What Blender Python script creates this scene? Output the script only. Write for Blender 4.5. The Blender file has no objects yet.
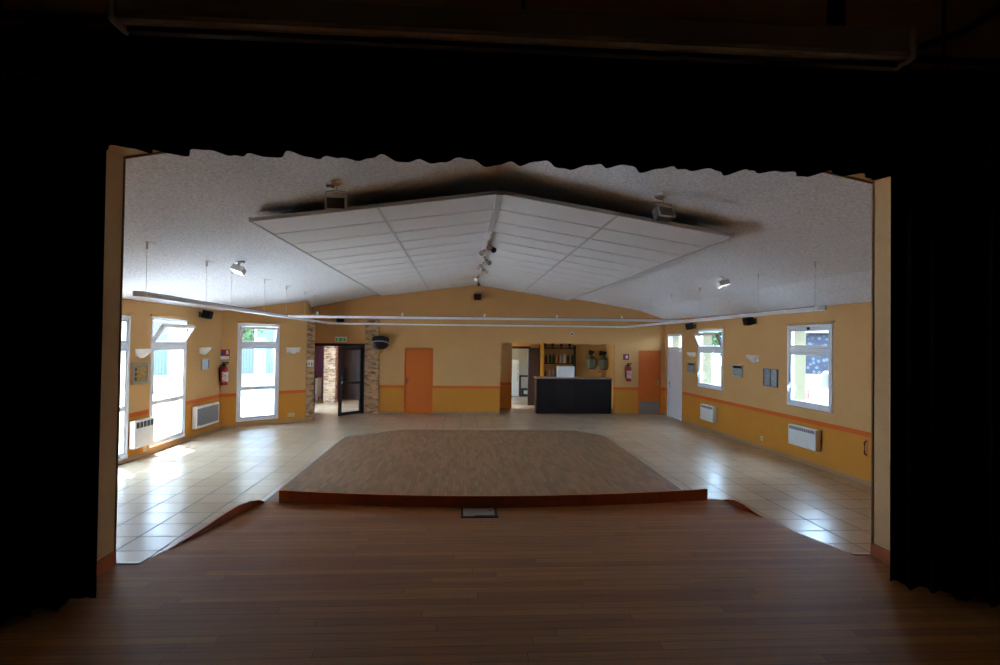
import bpy, bmesh, math, random
from mathutils import Vector, Matrix
random.seed(7)
PI = math.pi
C = bpy.context.scene.collection

# ------------------------------------------------------------------ materials
def new_mat(name):
    m = bpy.data.materials.new(name); m.use_nodes = True
    nt = m.node_tree; nt.nodes.clear()
    out = nt.nodes.new('ShaderNodeOutputMaterial')
    b = nt.nodes.new('ShaderNodeBsdfPrincipled')
    nt.links.new(b.outputs[0], out.inputs[0])
    return m, nt, b
def lin(c):
    f = lambda v: v/12.92 if v <= .04045 else ((v+.055)/1.055)**2.4
    return (f(c[0]/255), f(c[1]/255), f(c[2]/255), 1)
def N(nt, t, **kw):
    n = nt.nodes.new(t)
    for k, v in kw.items(): setattr(n, k, v)
    return n
def mix(nt, fac, a, b, blend='MIX'):
    n = N(nt, 'ShaderNodeMix', data_type='RGBA', blend_type=blend)
    for sock, v in ((n.inputs[0], fac), (n.inputs[6], a), (n.inputs[7], b)):
        if hasattr(v, 'is_linked') or isinstance(v, bpy.types.NodeSocket): nt.links.new(v, sock)
        else: sock.default_value = v
    return n.outputs[2]
def math_n(nt, op, a, b=0.0):
    n = N(nt, 'ShaderNodeMath', operation=op)
    for i, v in enumerate((a, b)):
        if isinstance(v, bpy.types.NodeSocket): nt.links.new(v, n.inputs[i])
        else: n.inputs[i].default_value = v
    return n.outputs[0]
def coords(nt, world=False, scale=(1,1,1), rot=(0,0,0)):
    if world: o = N(nt, 'ShaderNodeNewGeometry').outputs['Position']
    else: o = N(nt, 'ShaderNodeTexCoord').outputs['Object']
    mp = N(nt, 'ShaderNodeMapping'); mp.inputs['Scale'].default_value = scale; mp.inputs['Rotation'].default_value = rot
    nt.links.new(o, mp.inputs[0]); return mp.outputs[0]
def noise(nt, vec, scale, detail=3, rough=.55):
    n = N(nt, 'ShaderNodeTexNoise'); n.inputs['Scale'].default_value = scale
    n.inputs['Detail'].default_value = detail; n.inputs['Roughness'].default_value = rough
    nt.links.new(vec, n.inputs['Vector']); return n.outputs['Fac']
def ramp(nt, fac, stops):
    r = N(nt, 'ShaderNodeValToRGB'); e = r.color_ramp.elements
    e[0].position, e[0].color = stops[0]; e[1].position, e[1].color = stops[-1]
    for p, c in stops[1:-1]:
        x = e.new(p); x.color = c
    nt.links.new(fac, r.inputs[0]); return r.outputs[0]
def bump(nt, b, h, strength, dist=.01):
    n = N(nt, 'ShaderNodeBump'); n.inputs['Strength'].default_value = strength; n.inputs['Distance'].default_value = dist
    nt.links.new(h, n.inputs['Height']); nt.links.new(n.outputs[0], b.inputs['Normal'])

def plain(name, rgb, rough=.5, metal=0, var=.06, scale=14, spec=.5):
    """single-colour surface with faint procedural unevenness"""
    m, nt, b = new_mat(name)
    f = noise(nt, coords(nt), scale, 3)
    c = lin(rgb)
    d = tuple(v*(1-var) for v in c[:3])+(1,); e = tuple(min(1, v*(1+var)) for v in c[:3])+(1,)
    nt.links.new(mix(nt, f, d, e), b.inputs['Base Color'])
    b.inputs['Roughness'].default_value = rough; b.inputs['Metallic'].default_value = metal
    b.inputs['Specular IOR Level'].default_value = spec
    return m

def paint_wall():
    m, nt, b = new_mat('two_tone_plaster')
    g = N(nt, 'ShaderNodeNewGeometry')
    s = N(nt, 'ShaderNodeSeparateXYZ'); nt.links.new(g.outputs['Position'], s.inputs[0])
    z = s.outputs['Z']
    f = noise(nt, coords(nt, True), 1.3, 4)
    up = mix(nt, f, lin((206,158,99)), lin((216,168,110)))
    lo = mix(nt, f, lin((206,134,44)), lin((216,145,55)))
    isup = math_n(nt, 'GREATER_THAN', z, .735)
    st = math_n(nt, 'MULTIPLY', math_n(nt, 'GREATER_THAN', z, .735), math_n(nt, 'LESS_THAN', z, .812))
    c = mix(nt, isup, lo, up); c = mix(nt, st, c, lin((218,102,38)))
    nt.links.new(c, b.inputs['Base Color'])
    b.inputs['Roughness'].default_value = .75; b.inputs['Specular IOR Level'].default_value = .25
    bump(nt, b, noise(nt, coords(nt, True), 90, 3), .15, .004)
    return m
def rough_ceiling():
    m, nt, b = new_mat('roughcast_ceiling')
    v = coords(nt, True)
    f = noise(nt, v, 38, 4, .75)
    nt.links.new(ramp(nt, f, [(.36, lin((204,210,219))), (.6, lin((246,250,255)))]), b.inputs['Base Color'])
    b.inputs['Roughness'].default_value = .95; b.inputs['Specular IOR Level'].default_value = .1
    bump(nt, b, f, .5, .012)
    return m
def tile_floor():
    m, nt, b = new_mat('glazed_tile')
    v = coords(nt, True)
    br = N(nt, 'ShaderNodeTexBrick', offset=0.0, squash=1.0)
    nt.links.new(v, br.inputs['Vector'])
    br.inputs['Color1'].default_value = lin((194,170,142)); br.inputs['Color2'].default_value = lin((178,154,126))
    br.inputs['Mortar'].default_value = lin((52,44,36)); br.inputs['Scale'].default_value = 1
    br.inputs['Mortar Size'].default_value = .012; br.inputs['Mortar Smooth'].default_value = .1
    br.inputs['Brick Width'].default_value = .42; br.inputs['Row Height'].default_value = .42
    f = noise(nt, v, 3.5, 5)
    c = mix(nt, math_n(nt, 'MULTIPLY', f, .5), br.outputs['Color'], lin((200,176,146)))
    nt.links.new(c, b.inputs['Base Color'])
    r = mix(nt, br.outputs['Fac'], (.27,.27,.27,1), (.8,.8,.8,1))
    nt.links.new(r, b.inputs['Roughness'])
    b.inputs['Specular IOR Level'].default_value = .6
    bump(nt, b, math_n(nt, 'ADD', math_n(nt, 'MULTIPLY', br.outputs['Fac'], -1.0), math_n(nt, 'MULTIPLY', f, .25)), .25, .004)
    return m
def planks(name, a, c2, dark, width, row, rot=0, rough=.4, grain=(1.2, 26, 1), worn=.0, mort=.004):
    m, nt, b = new_mat(name)
    v = coords(nt, True, rot=(0, 0, rot))
    br = N(nt, 'ShaderNodeTexBrick', offset=0)
    sp = N(nt, 'ShaderNodeSeparateXYZ'); nt.links.new(v, sp.inputs[0])     # every row of boards is shifted by its own amount
    wn = N(nt, 'ShaderNodeTexWhiteNoise', noise_dimensions='1D')
    nt.links.new(math_n(nt, 'FLOOR', math_n(nt, 'DIVIDE', sp.outputs['Y'], row)), wn.inputs['W'])
    cb = N(nt, 'ShaderNodeCombineXYZ'); nt.links.new(math_n(nt, 'ADD', sp.outputs['X'], math_n(nt, 'MULTIPLY', wn.outputs['Value'], width*7.3)), cb.inputs[0])
    nt.links.new(sp.outputs['Y'], cb.inputs[1]); nt.links.new(cb.outputs[0], br.inputs['Vector'])
    br.inputs['Color1'].default_value = lin(a); br.inputs['Color2'].default_value = lin(c2)
    br.inputs['Mortar'].default_value = lin(dark); br.inputs['Scale'].default_value = 1
    br.inputs['Mortar Size'].default_value = mort; br.inputs['Brick Width'].default_value = width
    br.inputs['Row Height'].default_value = row; br.inputs['Bias'].default_value = 0
    mp = N(nt, 'ShaderNodeMapping'); mp.inputs['Scale'].default_value = grain
    nt.links.new(v, mp.inputs[0])
    f = noise(nt, mp.outputs[0], 2.2, 6, .65)
    g = ramp(nt, f, [(.26, (.34,.31,.30,1)), (.4, (.8,.78,.76,1)), (.72, (1.14,1.12,1.1,1))])
    c = mix(nt, .8, br.outputs['Color'], g, 'MULTIPLY')
    big = noise(nt, v, .55, 4)
    c = mix(nt, math_n(nt, 'MULTIPLY', big, worn), c, lin((120,100,84)))
    nt.links.new(c, b.inputs['Base Color'])
    nt.links.new(mix(nt, f, (rough-.08,)*3+(1,), (rough+.12,)*3+(1,)), b.inputs['Roughness'])
    bump(nt, b, f, .12, .004)
    return m
def brickwork(name, a, c2, mortar):
    m, nt, b = new_mat(name)
    tc = N(nt, 'ShaderNodeNewGeometry')
    s = N(nt, 'ShaderNodeSeparateXYZ'); nt.links.new(tc.outputs['Position'], s.inputs[0])
    cb = N(nt, 'ShaderNodeCombineXYZ')
    nt.links.new(math_n(nt, 'ADD', s.outputs['X'], s.outputs['Y']), cb.inputs[0]); nt.links.new(s.outputs['Z'], cb.inputs[1])
    br = N(nt, 'ShaderNodeTexBrick', offset=.5)
    nt.links.new(cb.outputs[0], br.inputs['Vector'])
    br.inputs['Color1'].default_value = lin(a); br.inputs['Color2'].default_value = lin(c2)
    br.inputs['Mortar'].default_value = lin(mortar); br.inputs['Scale'].default_value = 1
    br.inputs['Mortar Size'].default_value = .012; br.inputs['Brick Width'].default_value = .24; br.inputs['Row Height'].default_value = .075
    f = noise(nt, coords(nt, True, scale=(1, 1, 2.4)), 5, 4)
    c = mix(nt, .8, br.outputs['Color'], ramp(nt, f, [(.36, (.3,.27,.28,1)), (.5, (1.1,1.05,1.0,1))]), 'MULTIPLY')
    nt.links.new(c, b.inputs['Base Color']); b.inputs['Roughness'].default_value = .9
    bump(nt, b, math_n(nt, 'MULTIPLY', br.outputs['Fac'], -1.0), .5, .01)
    return m
def glass(name, tint=(1,1,1,1), gl=.08, rough=.02):
    m = bpy.data.materials.new(name); m.use_nodes = True; nt = m.node_tree; nt.nodes.clear()
    out = nt.nodes.new('ShaderNodeOutputMaterial'); t = nt.nodes.new('ShaderNodeBsdfTransparent'); g = nt.nodes.new('ShaderNodeBsdfGlossy')
    t.inputs[0].default_value = tint; g.inputs['Roughness'].default_value = rough
    mx = nt.nodes.new('ShaderNodeMixShader'); lw = nt.nodes.new('ShaderNodeLayerWeight'); lw.inputs[0].default_value = .12
    mm = math_n(nt, 'MULTIPLY', lw.outputs['Facing'], gl*2.5); 
    nt.links.new(math_n(nt, 'ADD', mm, gl*.4), mx.inputs[0])
    nt.links.new(t.outputs[0], mx.inputs[1]); nt.links.new(g.outputs[0], mx.inputs[2]); nt.links.new(mx.outputs[0], out.inputs[0])
    return m
def velvet():
    m, nt, b = new_mat('black_velvet')
    f = noise(nt, coords(nt), 60, 3)
    nt.links.new(mix(nt, f, (.0035,.0033,.0042,1), (.006,.0056,.007,1)), b.inputs['Base Color'])
    b.inputs['Roughness'].default_value = 1; b.inputs['Specular IOR Level'].default_value = 0
    return m
def acoustic():
    m, nt, b = new_mat('acoustic_tile')
    f = noise(nt, coords(nt), 120, 2)
    nt.links.new(mix(nt, f, lin((214,214,216)), lin((236,236,236))), b.inputs['Base Color'])
    b.inputs['Roughness'].default_value = .9; b.inputs['Specular IOR Level'].default_value = .15
    return m
def leaves():
    m, nt, b = new_mat('foliage')
    f = noise(nt, coords(nt), 7, 5)
    nt.links.new(ramp(nt, f, [(.3, lin((18,40,16))), (.7, lin((52,84,30)))]), b.inputs['Base Color'])
    b.inputs['Roughness'].default_value = .7
    return m
def ribbed(name, a, c2, w):
    m, nt, b = new_mat(name)
    wv = N(nt, 'ShaderNodeTexWave', wave_type='BANDS', bands_direction='X'); wv.inputs['Scale'].default_value = w
    nt.links.new(coords(nt), wv.inputs['Vector'])
    nt.links.new(ramp(nt, wv.outputs['Color'], [(.05, lin(a)), (.25, lin(c2))]), b.inputs['Base Color'])
    b.inputs['Roughness'].default_value = .6
    return m
def rubble():
    m, nt, b = new_mat('rubble_stone')
    vo = N(nt, 'ShaderNodeTexVoronoi'); vo.inputs['Scale'].default_value = 4.2
    nt.links.new(coords(nt), vo.inputs['Vector'])
    c = ramp(nt, vo.outputs['Distance'], [(.2, lin((78,82,92))), (.45, lin((30,34,44)))])
    nt.links.new(c, b.inputs['Base Color']); b.inputs['Roughness'].default_value = .9
    return m
def poster(name, base, ink, sc=9):
    m, nt, b = new_mat(name)
    v = coords(nt, scale=(1, 1, 2.2))
    f = noise(nt, v, sc, 4, .7)
    nt.links.new(ramp(nt, f, [(.42, lin(ink)), (.56, lin(base))]), b.inputs['Base Color']); b.inputs['Roughness'].default_value = .5
    return m
def emis(name, rgb, s):
    m, nt, b = new_mat(name)
    b.inputs['Base Color'].default_value = lin(rgb); b.inputs['Emission Color'].default_value = lin(rgb); b.inputs['Emission Strength'].default_value = s
    return m

M = dict(
  wall=paint_wall(), ceil=rough_ceiling(), tile=tile_floor(), velvet=velvet(), acoustic=acoustic(),
  stage=planks('stage_boards', (218,150,80), (188,122,62), (132,84,44), 1.7, .075, grain=(.7, 16, 1), rough=.5, worn=.12, mort=.002),
  parquet=planks('dance_parquet', (170,126,90), (118,90,66), (72,53,40), .32, .055, rot=PI/2, rough=.38, grain=(1.4, 16, 1), worn=.3, mort=.002),
  plaster=plain('jamb_plaster', (238,194,136), .8), skirt_o=plain('orange_skirting', (206,108,48), .5),
  orange=plain('orange_door_paint', (212,104,18), .42, var=.04), kick=plain('kick_plate', (150,148,146), .35, .7),
  pvc=plain('white_pvc', (232,234,238), .35), white=plain('white_enamel', (230,230,226), .4), cream=plain('cream_render', (122,110,82), .85),
  greyface=plain('grey_grille', (118,122,126), .5), darkgrey=plain('dark_grey', (58,58,60), .5), black=plain('black_plastic', (9,9,10), .5),
  brick=brickwork('brown_brick', (204,164,116), (150,108,76), (172,148,118)), stone=brickwork('pale_stone', (214,190,158), (150,118,92), (190,176,156)),
  glass=glass('window_glass'), dglass=glass('door_glass', (.95,.96,1,1), .08), darkwood=plain('dark_stained_wood', (40,25,20), .5, spec=.3),
  kerb=planks('kerb_board', (190,100,44), (178,90,38), (150,76,36), 3.0, .4, rough=.45, mort=.0), 
  chrome=plain('brushed_steel', (190,190,192), .25, 1), rail=plain('rail_aluminium', (220,220,222), .4), raildark=plain('rail_dark', (92,92,96), .5),
  lampglass=emis('lamp_lens', (236,242,250), 1.1), floodglass=plain('flood_glass', (84,72,62), .12), reflector=plain('reflector', (200,188,174), .35, .2),
  red=plain('extinguisher_red', (160,22,26), .35), label=poster('printed_label', (232,226,220), (150,40,44), 30), paper=plain('white_paper', (228,228,224), .6),
  photo1=poster('landscape_print', (176,182,186), (130,140,134), 14), goldposter=poster('gold_poster', (196,160,84), (164,128,66), 12), typed=poster('typed_sheet', (172,176,182), (128,132,140), 26),
  blueplaque=plain('pale_blue_print', (170,196,214), .5), frame_s=plain('silver_frame', (178,176,172), .3, .6), 
  green=emis('exit_green', (40,130,70), .25), purple=plain('purple_paint', (124,74,114), .7), magenta=plain('purple_red_sign', (128,42,82), .5),
  stagewall=plain('stage_brown_wall', (122,96,80), .85), stageceil=plain('stage_ceiling', (150,136,122), .9), casing=plain('casing_white', (196,190,182), .55),
  counter=plain('counter_front', (26,18,18), .5, spec=.3), ctop=plain('counter_top', (150,136,120), .35), barwall=plain('bar_wall', (222,186,120), .8),
  kitwall=plain('kitchen_wall', (196,196,188), .7), lantern=plain('grey_green_glass', (116,128,118), .25), 
  b1=plain('bottle_green', (52,88,56), .15), b2=plain('bottle_brown', (110,62,30), .15), b3=plain('bottle_clear', (196,196,186), .12), b4=plain('bottle_amber', (176,110,40), .15),
  foliage=leaves(), bark=plain('bark', (92,72,54), .9), rub=rubble(), ribs=ribbed('ribbed_cladding', (48,57,72), (66,76,90), 2.5),
  ground=plain('pale_gravel', (204,203,202), .9, var=.1, scale=6), carpaint=plain('car_white', (150,152,156), .25), cglass=plain('car_glass', (40,52,62), .08), tyre=plain('tyre', (24,24,24), .8),
  taillight=plain('tail_light', (170,24,28), .2), yellow=plain('yellow_strip', (214,168,60), .6), roof=plain('roof_tiles', (70,62,62), .8), signblue=plain('blue_sign', (96,140,176), .5), steel=plain('trim_strip', (196,196,192), .3, .6),
  brass=plain('brass_cup', (176,148,86), .25, .8))

# ------------------------------------------------------------------ mesh helpers
class MB:
    def __init__(s): s.b = bmesh.new()
    def box(s, x0, x1, y0, y1, z0, z1, bev=0, mat=None):
        vs = [s.b.verts.new((x, y, z)) for x in (x0, x1) for y in (y0, y1) for z in (z0, z1)]
        F = [(0,1,3,2),(4,6,7,5),(0,4,5,1),(2,3,7,6),(0,2,6,4),(1,5,7,3)]
        fs = [s.b.faces.new([vs[i] for i in f]) for f in F]
        if bev:
            es = list({e for f in fs for e in f.edges})
            r = bmesh.ops.bevel(s.b, geom=es, offset=bev, segments=2, affect='EDGES', profile=.5)
            vs = list({v for f in r['faces'] for v in f.verts} | {v for v in vs if v.is_valid})
        if mat is not None: bmesh.ops.transform(s.b, matrix=mat, verts=[v for v in vs if v.is_valid])
        return s
    def tube(s, pts, r, n=8, cap=True):
        pts = [Vector(p) for p in pts]; rings = []
        for i, p in enumerate(pts):
            d = (pts[min(i+1, len(pts)-1)]-pts[max(i-1, 0)]).normalized()
            a = d.orthogonal().normalized() if abs(d.z) > .99 else d.cross(Vector((0,0,1))).normalized()
            c = d.cross(a)
            rr = r[i] if isinstance(r, (list, tuple)) else r
            rings.append([s.b.verts.new(p+rr*(math.cos(2*PI*k/n)*a+math.sin(2*PI*k/n)*c)) for k in range(n)])
        for q, w in zip(rings, rings[1:]):
            for k in range(n): s.b.faces.new((q[k], q[(k+1)%n], w[(k+1)%n], w[k]))
        if cap:
            s.b.faces.new(rings[0][::-1]); s.b.faces.new(rings[-1])
        return s
    def lathe(s, prof, n=20, mat=None, a0=0, a1=2*PI):
        full = abs(a1-a0-2*PI) < 1e-6; m = n if full else n+1
        rings = [[s.b.verts.new((max(r, 1e-4)*math.cos(a0+(a1-a0)*k/n), max(r, 1e-4)*math.sin(a0+(a1-a0)*k/n), z)) for k in range(m)] for r, z in prof]
        for q, w in zip(rings, rings[1:]):
            for k in range(n): s.b.faces.new((q[k], q[(k+1)%m], w[(k+1)%m], w[k]))
        if mat is not None: bmesh.ops.transform(s.b, matrix=mat, verts=[v for r in rings for v in r])
        return s
    def prism(s, poly, z0, z1, mat=None):
        lo = [s.b.verts.new((x, y, z0)) for x, y in poly]; hi = [s.b.verts.new((x, y, z1)) for x, y in poly]
        s.b.faces.new(lo[::-1]); s.b.faces.new(hi)
        for i in range(len(poly)):
            j = (i+1) % len(poly); s.b.faces.new((lo[i], lo[j], hi[j], hi[i]))
        if mat is not None: bmesh.ops.transform(s.b, matrix=mat, verts=lo+hi)
        return s
    def ball(s, c, r, sub=2, sc=(1,1,1)):
        g = bmesh.ops.create_icosphere(s.b, subdivisions=sub, radius=r)
        bmesh.ops.transform(s.b, matrix=Matrix.Translation(c) @ Matrix.Diagonal((*sc, 1)), verts=g['verts']); return s
def obj(name, mb, mat, parent=None, smooth=False):
    bmesh.ops.recalc_face_normals(mb.b, faces=mb.b.faces[:])
    me = bpy.data.meshes.new(name); mb.b.to_mesh(me); mb.b.free()
    if smooth:
        for p in me.polygons: p.use_smooth = True
        me.set_sharp_from_angle(angle=.7)
    me.materials.append(mat if not isinstance(mat, str) else M[mat])
    o = bpy.data.objects.new(name, me); C.objects.link(o)
    if parent is not None: o.parent = parent
    return o
def B(*a, **k): return MB().box(*a, **k)
def tag(o, label, cat, group=None, kind=None):
    o['label'] = label; o['category'] = cat
    if group: o['group'] = group
    if kind: o['kind'] = kind
    return o
def thing(name, label, cat, loc=(0,0,0), rz=0, group=None):
    o = bpy.data.objects.new(name, None); C.objects.link(o); o.location = loc; o.rotation_euler = (0, 0, rz)
    o.empty_display_size = .1
    return tag(o, label, cat, group)
def struct(name, label=None, cat=None, mb=None, mat=None, loc=(0,0,0), rz=0):
    if mb is not None: o = obj(name, mb, mat)
    else:
        o = bpy.data.objects.new(name, None); C.objects.link(o); o.empty_display_size = .1
    o.location = loc; o.rotation_euler = (0, 0, rz); o['kind'] = 'structure'
    if label: o['label'] = label; o['category'] = cat
    return o
def dup(root, loc, rz, label, group=None):
    r = root.copy(); C.objects.link(r); r.location = loc; r.rotation_euler = (0, 0, rz); r['label'] = label
    if group: r['group'] = group
    for ch in root.children:
        c = ch.copy(); C.objects.link(c); c.parent = r
        for g in ch.children:
            d = g.copy(); C.objects.link(d); d.parent = c
    return r

# ------------------------------------------------------------------ wall frames: local x along the wall, y into the room
class Wall:
    def __init__(s, p0, p1):
        s.p0 = Vector(p0); s.d = (Vector(p1)-s.p0); s.L = s.d.length; s.d.normalize()
        s.n = Vector((-s.d.y, s.d.x)); s.rz = math.atan2(s.d.y, s.d.x)
    def u(s, x, y): return (Vector((x, y))-s.p0).dot(s.d)
    def at(s, u, z, off=0):
        p = s.p0+s.d*u+s.n*off; return (p.x, p.y, z)
WR = Wall((6.240, 3.96), (6.0524, 16.7)); WL = Wall((-5.556, 13.65), (-5.618, 3.96))
WA = Wall((-3.97, 15.04), (-5.556, 13.65)); WB = Wall((6.0524, 16.7), (-4.4, 16.7))
XL = -5.58
def wall_mesh(L, z1, openings, th, ua=0.0, z0=0.0, outer=1):
    us = sorted({ua, L} | {o[0] for o in openings} | {o[1] for o in openings})
    zs = sorted({z0, z1} | {o[2] for o in openings} | {o[3] for o in openings})
    mb = MB(); V = {}
    def v(u, y, z):
        k = (round(u, 5), y, round(z, 5))
        if k not in V: V[k] = mb.b.verts.new((u, y, z))
        return V[k]
    solid = lambda i, j: 0 <= i < len(us)-1 and 0 <= j < len(zs)-1 and not any(o[0] <= (us[i]+us[i+1])/2 <= o[1] and o[2] <= (zs[j]+zs[j+1])/2 <= o[3] for o in openings)
    for i in range(len(us)-1):
        for j in range(len(zs)-1):
            if not solid(i, j): continue
            a, b_, c, d = us[i], us[i+1], zs[j], zs[j+1]
            mb.b.faces.new((v(a,0,c), v(b_,0,c), v(b_,0,d), v(a,0,d)))
            O = [mb.b.faces.new((v(a,-th,c), v(a,-th,d), v(b_,-th,d), v(b_,-th,c)))]
            if not solid(i-1, j): O.append(mb.b.faces.new((v(a,0,c), v(a,0,d), v(a,-th,d), v(a,-th,c))))
            if not solid(i+1, j): O.append(mb.b.faces.new((v(b_,0,c), v(b_,-th,c), v(b_,-th,d), v(b_,0,d))))
            if not solid(i, j-1): O.append(mb.b.faces.new((v(a,0,c), v(a,-th,c), v(b_,-th,c), v(b_,0,c))))
            if not solid(i, j+1): O.append(mb.b.faces.new((v(a,0,d), v(b_,0,d), v(b_,-th,d), v(a,-th,d))))
            for q in O: q.material_index = outer
    return mb

# ------------------------------------------------------------------ setting: hall shell
uW1 = (WL.u(XL, 10.02), WL.u(XL, 8.45)); uW2 = (WL.u(XL, 11.98), WL.u(XL, 10.68))
uA = (WA.u(-4.52, 14.56), WA.u(-5.28, 13.89))
uR4 = (WR.u(6.11, 13.0), WR.u(6.09, 14.36)); uR5 = (WR.u(6.16, 9.13), WR.u(6.14, 10.41)); uRD = (WR.u(6.07, 15.40), WR.u(6.06, 16.46))
TH = .35
def wallobj(name, W, mb, mat='wall', label=None):
    o = struct(name, label, 'wall' if label else None, mb, mat, W.at(0, 0), W.rz); o.data.materials.append(M['cream']); return o
wallobj('wall_left', WL, wall_mesh(WL.L, 2.80, [(*uW1, .06, 2.47), (*uW2, .10, 2.47)], TH, -.02))
wallobj('wall_left_angled', WA, wall_mesh(WA.L+.02, 3.1, [(*uA, .12, 2.46)], TH))
wallobj('wall_right', WR, wall_mesh(WR.L+.02, 2.95, [(*uR4, 1.02, 2.49), (*uR5, .99, 2.49), (*uRD, -.01, 2.40)], TH))
ub = lambda x: WB.u(x, 16.7)
# orange doors sit in shallow openings; bar alcove; entrance
wallobj('wall_back', WB, wall_mesh(WB.L, 4.15, [(ub(5.93), ub(5.25), -.01, 1.91), (ub(4.53), ub(1.14), -.01, 2.08), (ub(-.82), ub(-1.64), .02, 1.895), (ub(-2.76), ub(-4.24), -.01, 2.0)], .12, -.3, outer=0))
# entrance side wall closing the recess behind the angled wall
WE = Wall((-4.32, 16.75), (-4.02, 15.2)); wallobj('wall_entrance', WE, wall_mesh(WE.L, 3.4, [], .12, outer=0))
# ceiling
prof = [(-4, 3.09), (-2.4, 3.43), (.39, 3.95), (3.35, 3.40), (5.25, 3.10), (6.62, 2.64)]
def ceil_z(x):
    P = [(-5.98, 2.645)]+prof
    for (a, za), (b_, zb) in zip(P, P[1:]):
        if a <= x <= b_: return za+(zb-za)*(x-a)/(b_-a)
    return 2.7
mb = MB(); rows = []
for y, xl in ((3.7, -5.97), (13.75, -5.97), (15.35, -4.45), (17.2, -4.45)):
    xs = [xl]+[max(x, xl+.02) for x, _ in prof]
    rows.append(([mb.b.verts.new((x, y, ceil_z(x))) for x in xs], [mb.b.verts.new((x, y, ceil_z(x)+.12)) for x in xs]))
n_ = len(rows[0][0])
for (la, ha), (lb, hb) in zip(rows, rows[1:]):
    for k in range(n_-1):
        mb.b.faces.new((la[k], lb[k], lb[k+1], la[k+1])); mb.b.faces.new((ha[k], ha[k+1], hb[k+1], hb[k]))
    mb.b.faces.new((la[0], ha[0], hb[0], lb[0])); mb.b.faces.new((la[-1], lb[-1], hb[-1], ha[-1]))
for (l, h) in (rows[0], rows[-1]):
    for k in range(n_-1): mb.b.faces.new((l[k], l[k+1], h[k+1], h[k]))
struct('ceiling', mb=mb, mat='ceil')
# tile floor (hall, bar alcove, entrance and kitchen share it)
mb = MB().prism([(-5.97, 3.75), (6.62, 3.75), (6.62, 17.2), (6.0, 24.6), (-6.2, 24.6), (-5.2, 16.7), (-4.5, 15.3), (-5.97, 13.8)], -.12, 0)
struct('floor', mb=mb, mat='tile')
# inset parquet dance floor with its pale edging strip
par = [(-2.5, 5.5), (3.2, 5.5), (3.21, 8.2), (3.25, 12.71), (2.75, 13.64), (-1.42, 13.64), (-2.49, 12.62)]
struct('floor_dance_parquet', 'dark strip-wood dance floor set into the tiles before the stage', 'dance floor', MB().prism(par, .0005, .006), 'parquet')
mb = MB()
for (ax, ay), (bx_, by_) in zip(par[1:]+par[:1], par[2:]+par[:2]):
    if ay < 5.6 and by_ < 5.6: continue
    d = Vector((bx_-ax, by_-ay)); L = d.length; rz = math.atan2(d.y, d.x)
    w = .06 if (ax < -2.4 and bx_ < -2.4) else .012
    mb.box(0, L, -w, 0, .0005, .009, mat=Matrix.Translation((ax, ay, 0)) @ Matrix.Rotation(rz, 4, 'Z'))
struct('trim_1', mb=mb, mat='steel')
# skirting tiles
for nm, W, segs in (('baseboard_left', WL, [(0, WL.L)]), ('baseboard_angled', WA, [(0, WA.L)]), ('baseboard_right', WR, [(0, uRD[0]-.03), (uRD[1]+.03, WR.L)]),
                    ('baseboard_back', WB, [(ub(6.04), ub(5.96)), (ub(5.22), ub(4.53)), (ub(1.14), ub(-.80)), (ub(-1.66), ub(-2.36))])):
    mb = MB()
    for a, b_ in segs: mb.box(a, b_, 0, .012, .001, .075)
    o = struct(nm, mb=mb, mat=plain('skirting_tile', (176,136,92), .5) if nm == 'baseboard_left' else bpy.data.materials['skirting_tile'], loc=W.at(0, 0), rz=W.rz)
# brick pillars
a = WA.rz
o = struct('column_brick_left', 'narrow brown brick pillar ending the angled wall, left of the entrance', 'pillar', B(-.2, .015, -.37, .015, 0, 2.72), 'brick', WA.at(0, 0), WA.rz)
struct('column_brick_right', 'wide brown brick pillar right of the glazed entrance door', 'pillar', B(-2.76, -2.36, 16.6, 16.72, 0, 2.72), 'brick')
# proscenium wall between hall and stage
mb = MB()
JL, JR, y0, y1 = -2.265, 2.975, 3.72, 3.96
mb.box(-5.97, JL, y0, y1, 0, 4.6); mb.box(JR, 6.62, y0, y1, 0, 4.6); 
mb.prism([(JL, 3.30), (.36, 3.80), (JR, 3.30), (JR, 4.6), (JL, 4.6)], -y1, -y0, Matrix.Rotation(PI/2, 4, 'X'))
struct('wall_proscenium', mb=mb, mat='plaster')
mb = MB().box(JL, JL+.012, y0, y1, .6, .69).box(JR-.012, JR, y0, y1, .6, .69)
struct('baseboard_jambs', mb=mb, mat='skirt_o')
mb = MB()      # thin dark stop bead on the hall edge of each jamb and under the lintel
mb.box(JL-.002, JL+.007, y1-.008, y1+.004, .6, 3.31).box(JR-.007, JR+.002, y1-.012, y1+.006, .6, 3.31)
for (xa, za), (xb, zb) in (((JL, 3.30), (.36, 3.80)), ((.36, 3.80), (JR, 3.30))):
    mb.tube([(xa, y1, za-.004), (xb, y1, zb-.004)], .010, 6)
struct('trim_2', mb=mb, mat=plain('edge_bead', (140,104,62), .7))

# ------------------------------------------------------------------ stage
arc = []
for k in range(17):
    x = -1.66+(2.40+1.66)*k/16; t = (x-.37)/2.03
    arc.append((x, 5.20+.225*t*t))
apron = [(JL, 3.72), (JL, 3.965), (-2.10, 3.985), (-2.07, 4.16), (-1.99, 4.57), (-1.90, 5.03), (-1.80, 5.42)]+[(x, y+.05) for x, y in arc]+[(2.57, 5.42), (2.65, 4.90), (2.70, 4.52), (2.80, 4.18), (2.84, 4.01), (JR, 3.985), (JR, 3.72)]
mb = MB().prism([(-4.4, -2.9), (-4.4, 3.72)]+apron+[(5.0, 3.72), (5.0, -2.9)], -.02, .6)
struct('floor_stage', 'brown boarded stage floor with its bowed front apron', 'stage floor', mb, 'stage')
mb = MB().box(JL, -2.10, 3.955, 3.985, .601, .606).box(2.84, JR, 3.97, 3.995, .601, .606)
struct('trim_3', mb=mb, mat='steel')
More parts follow.
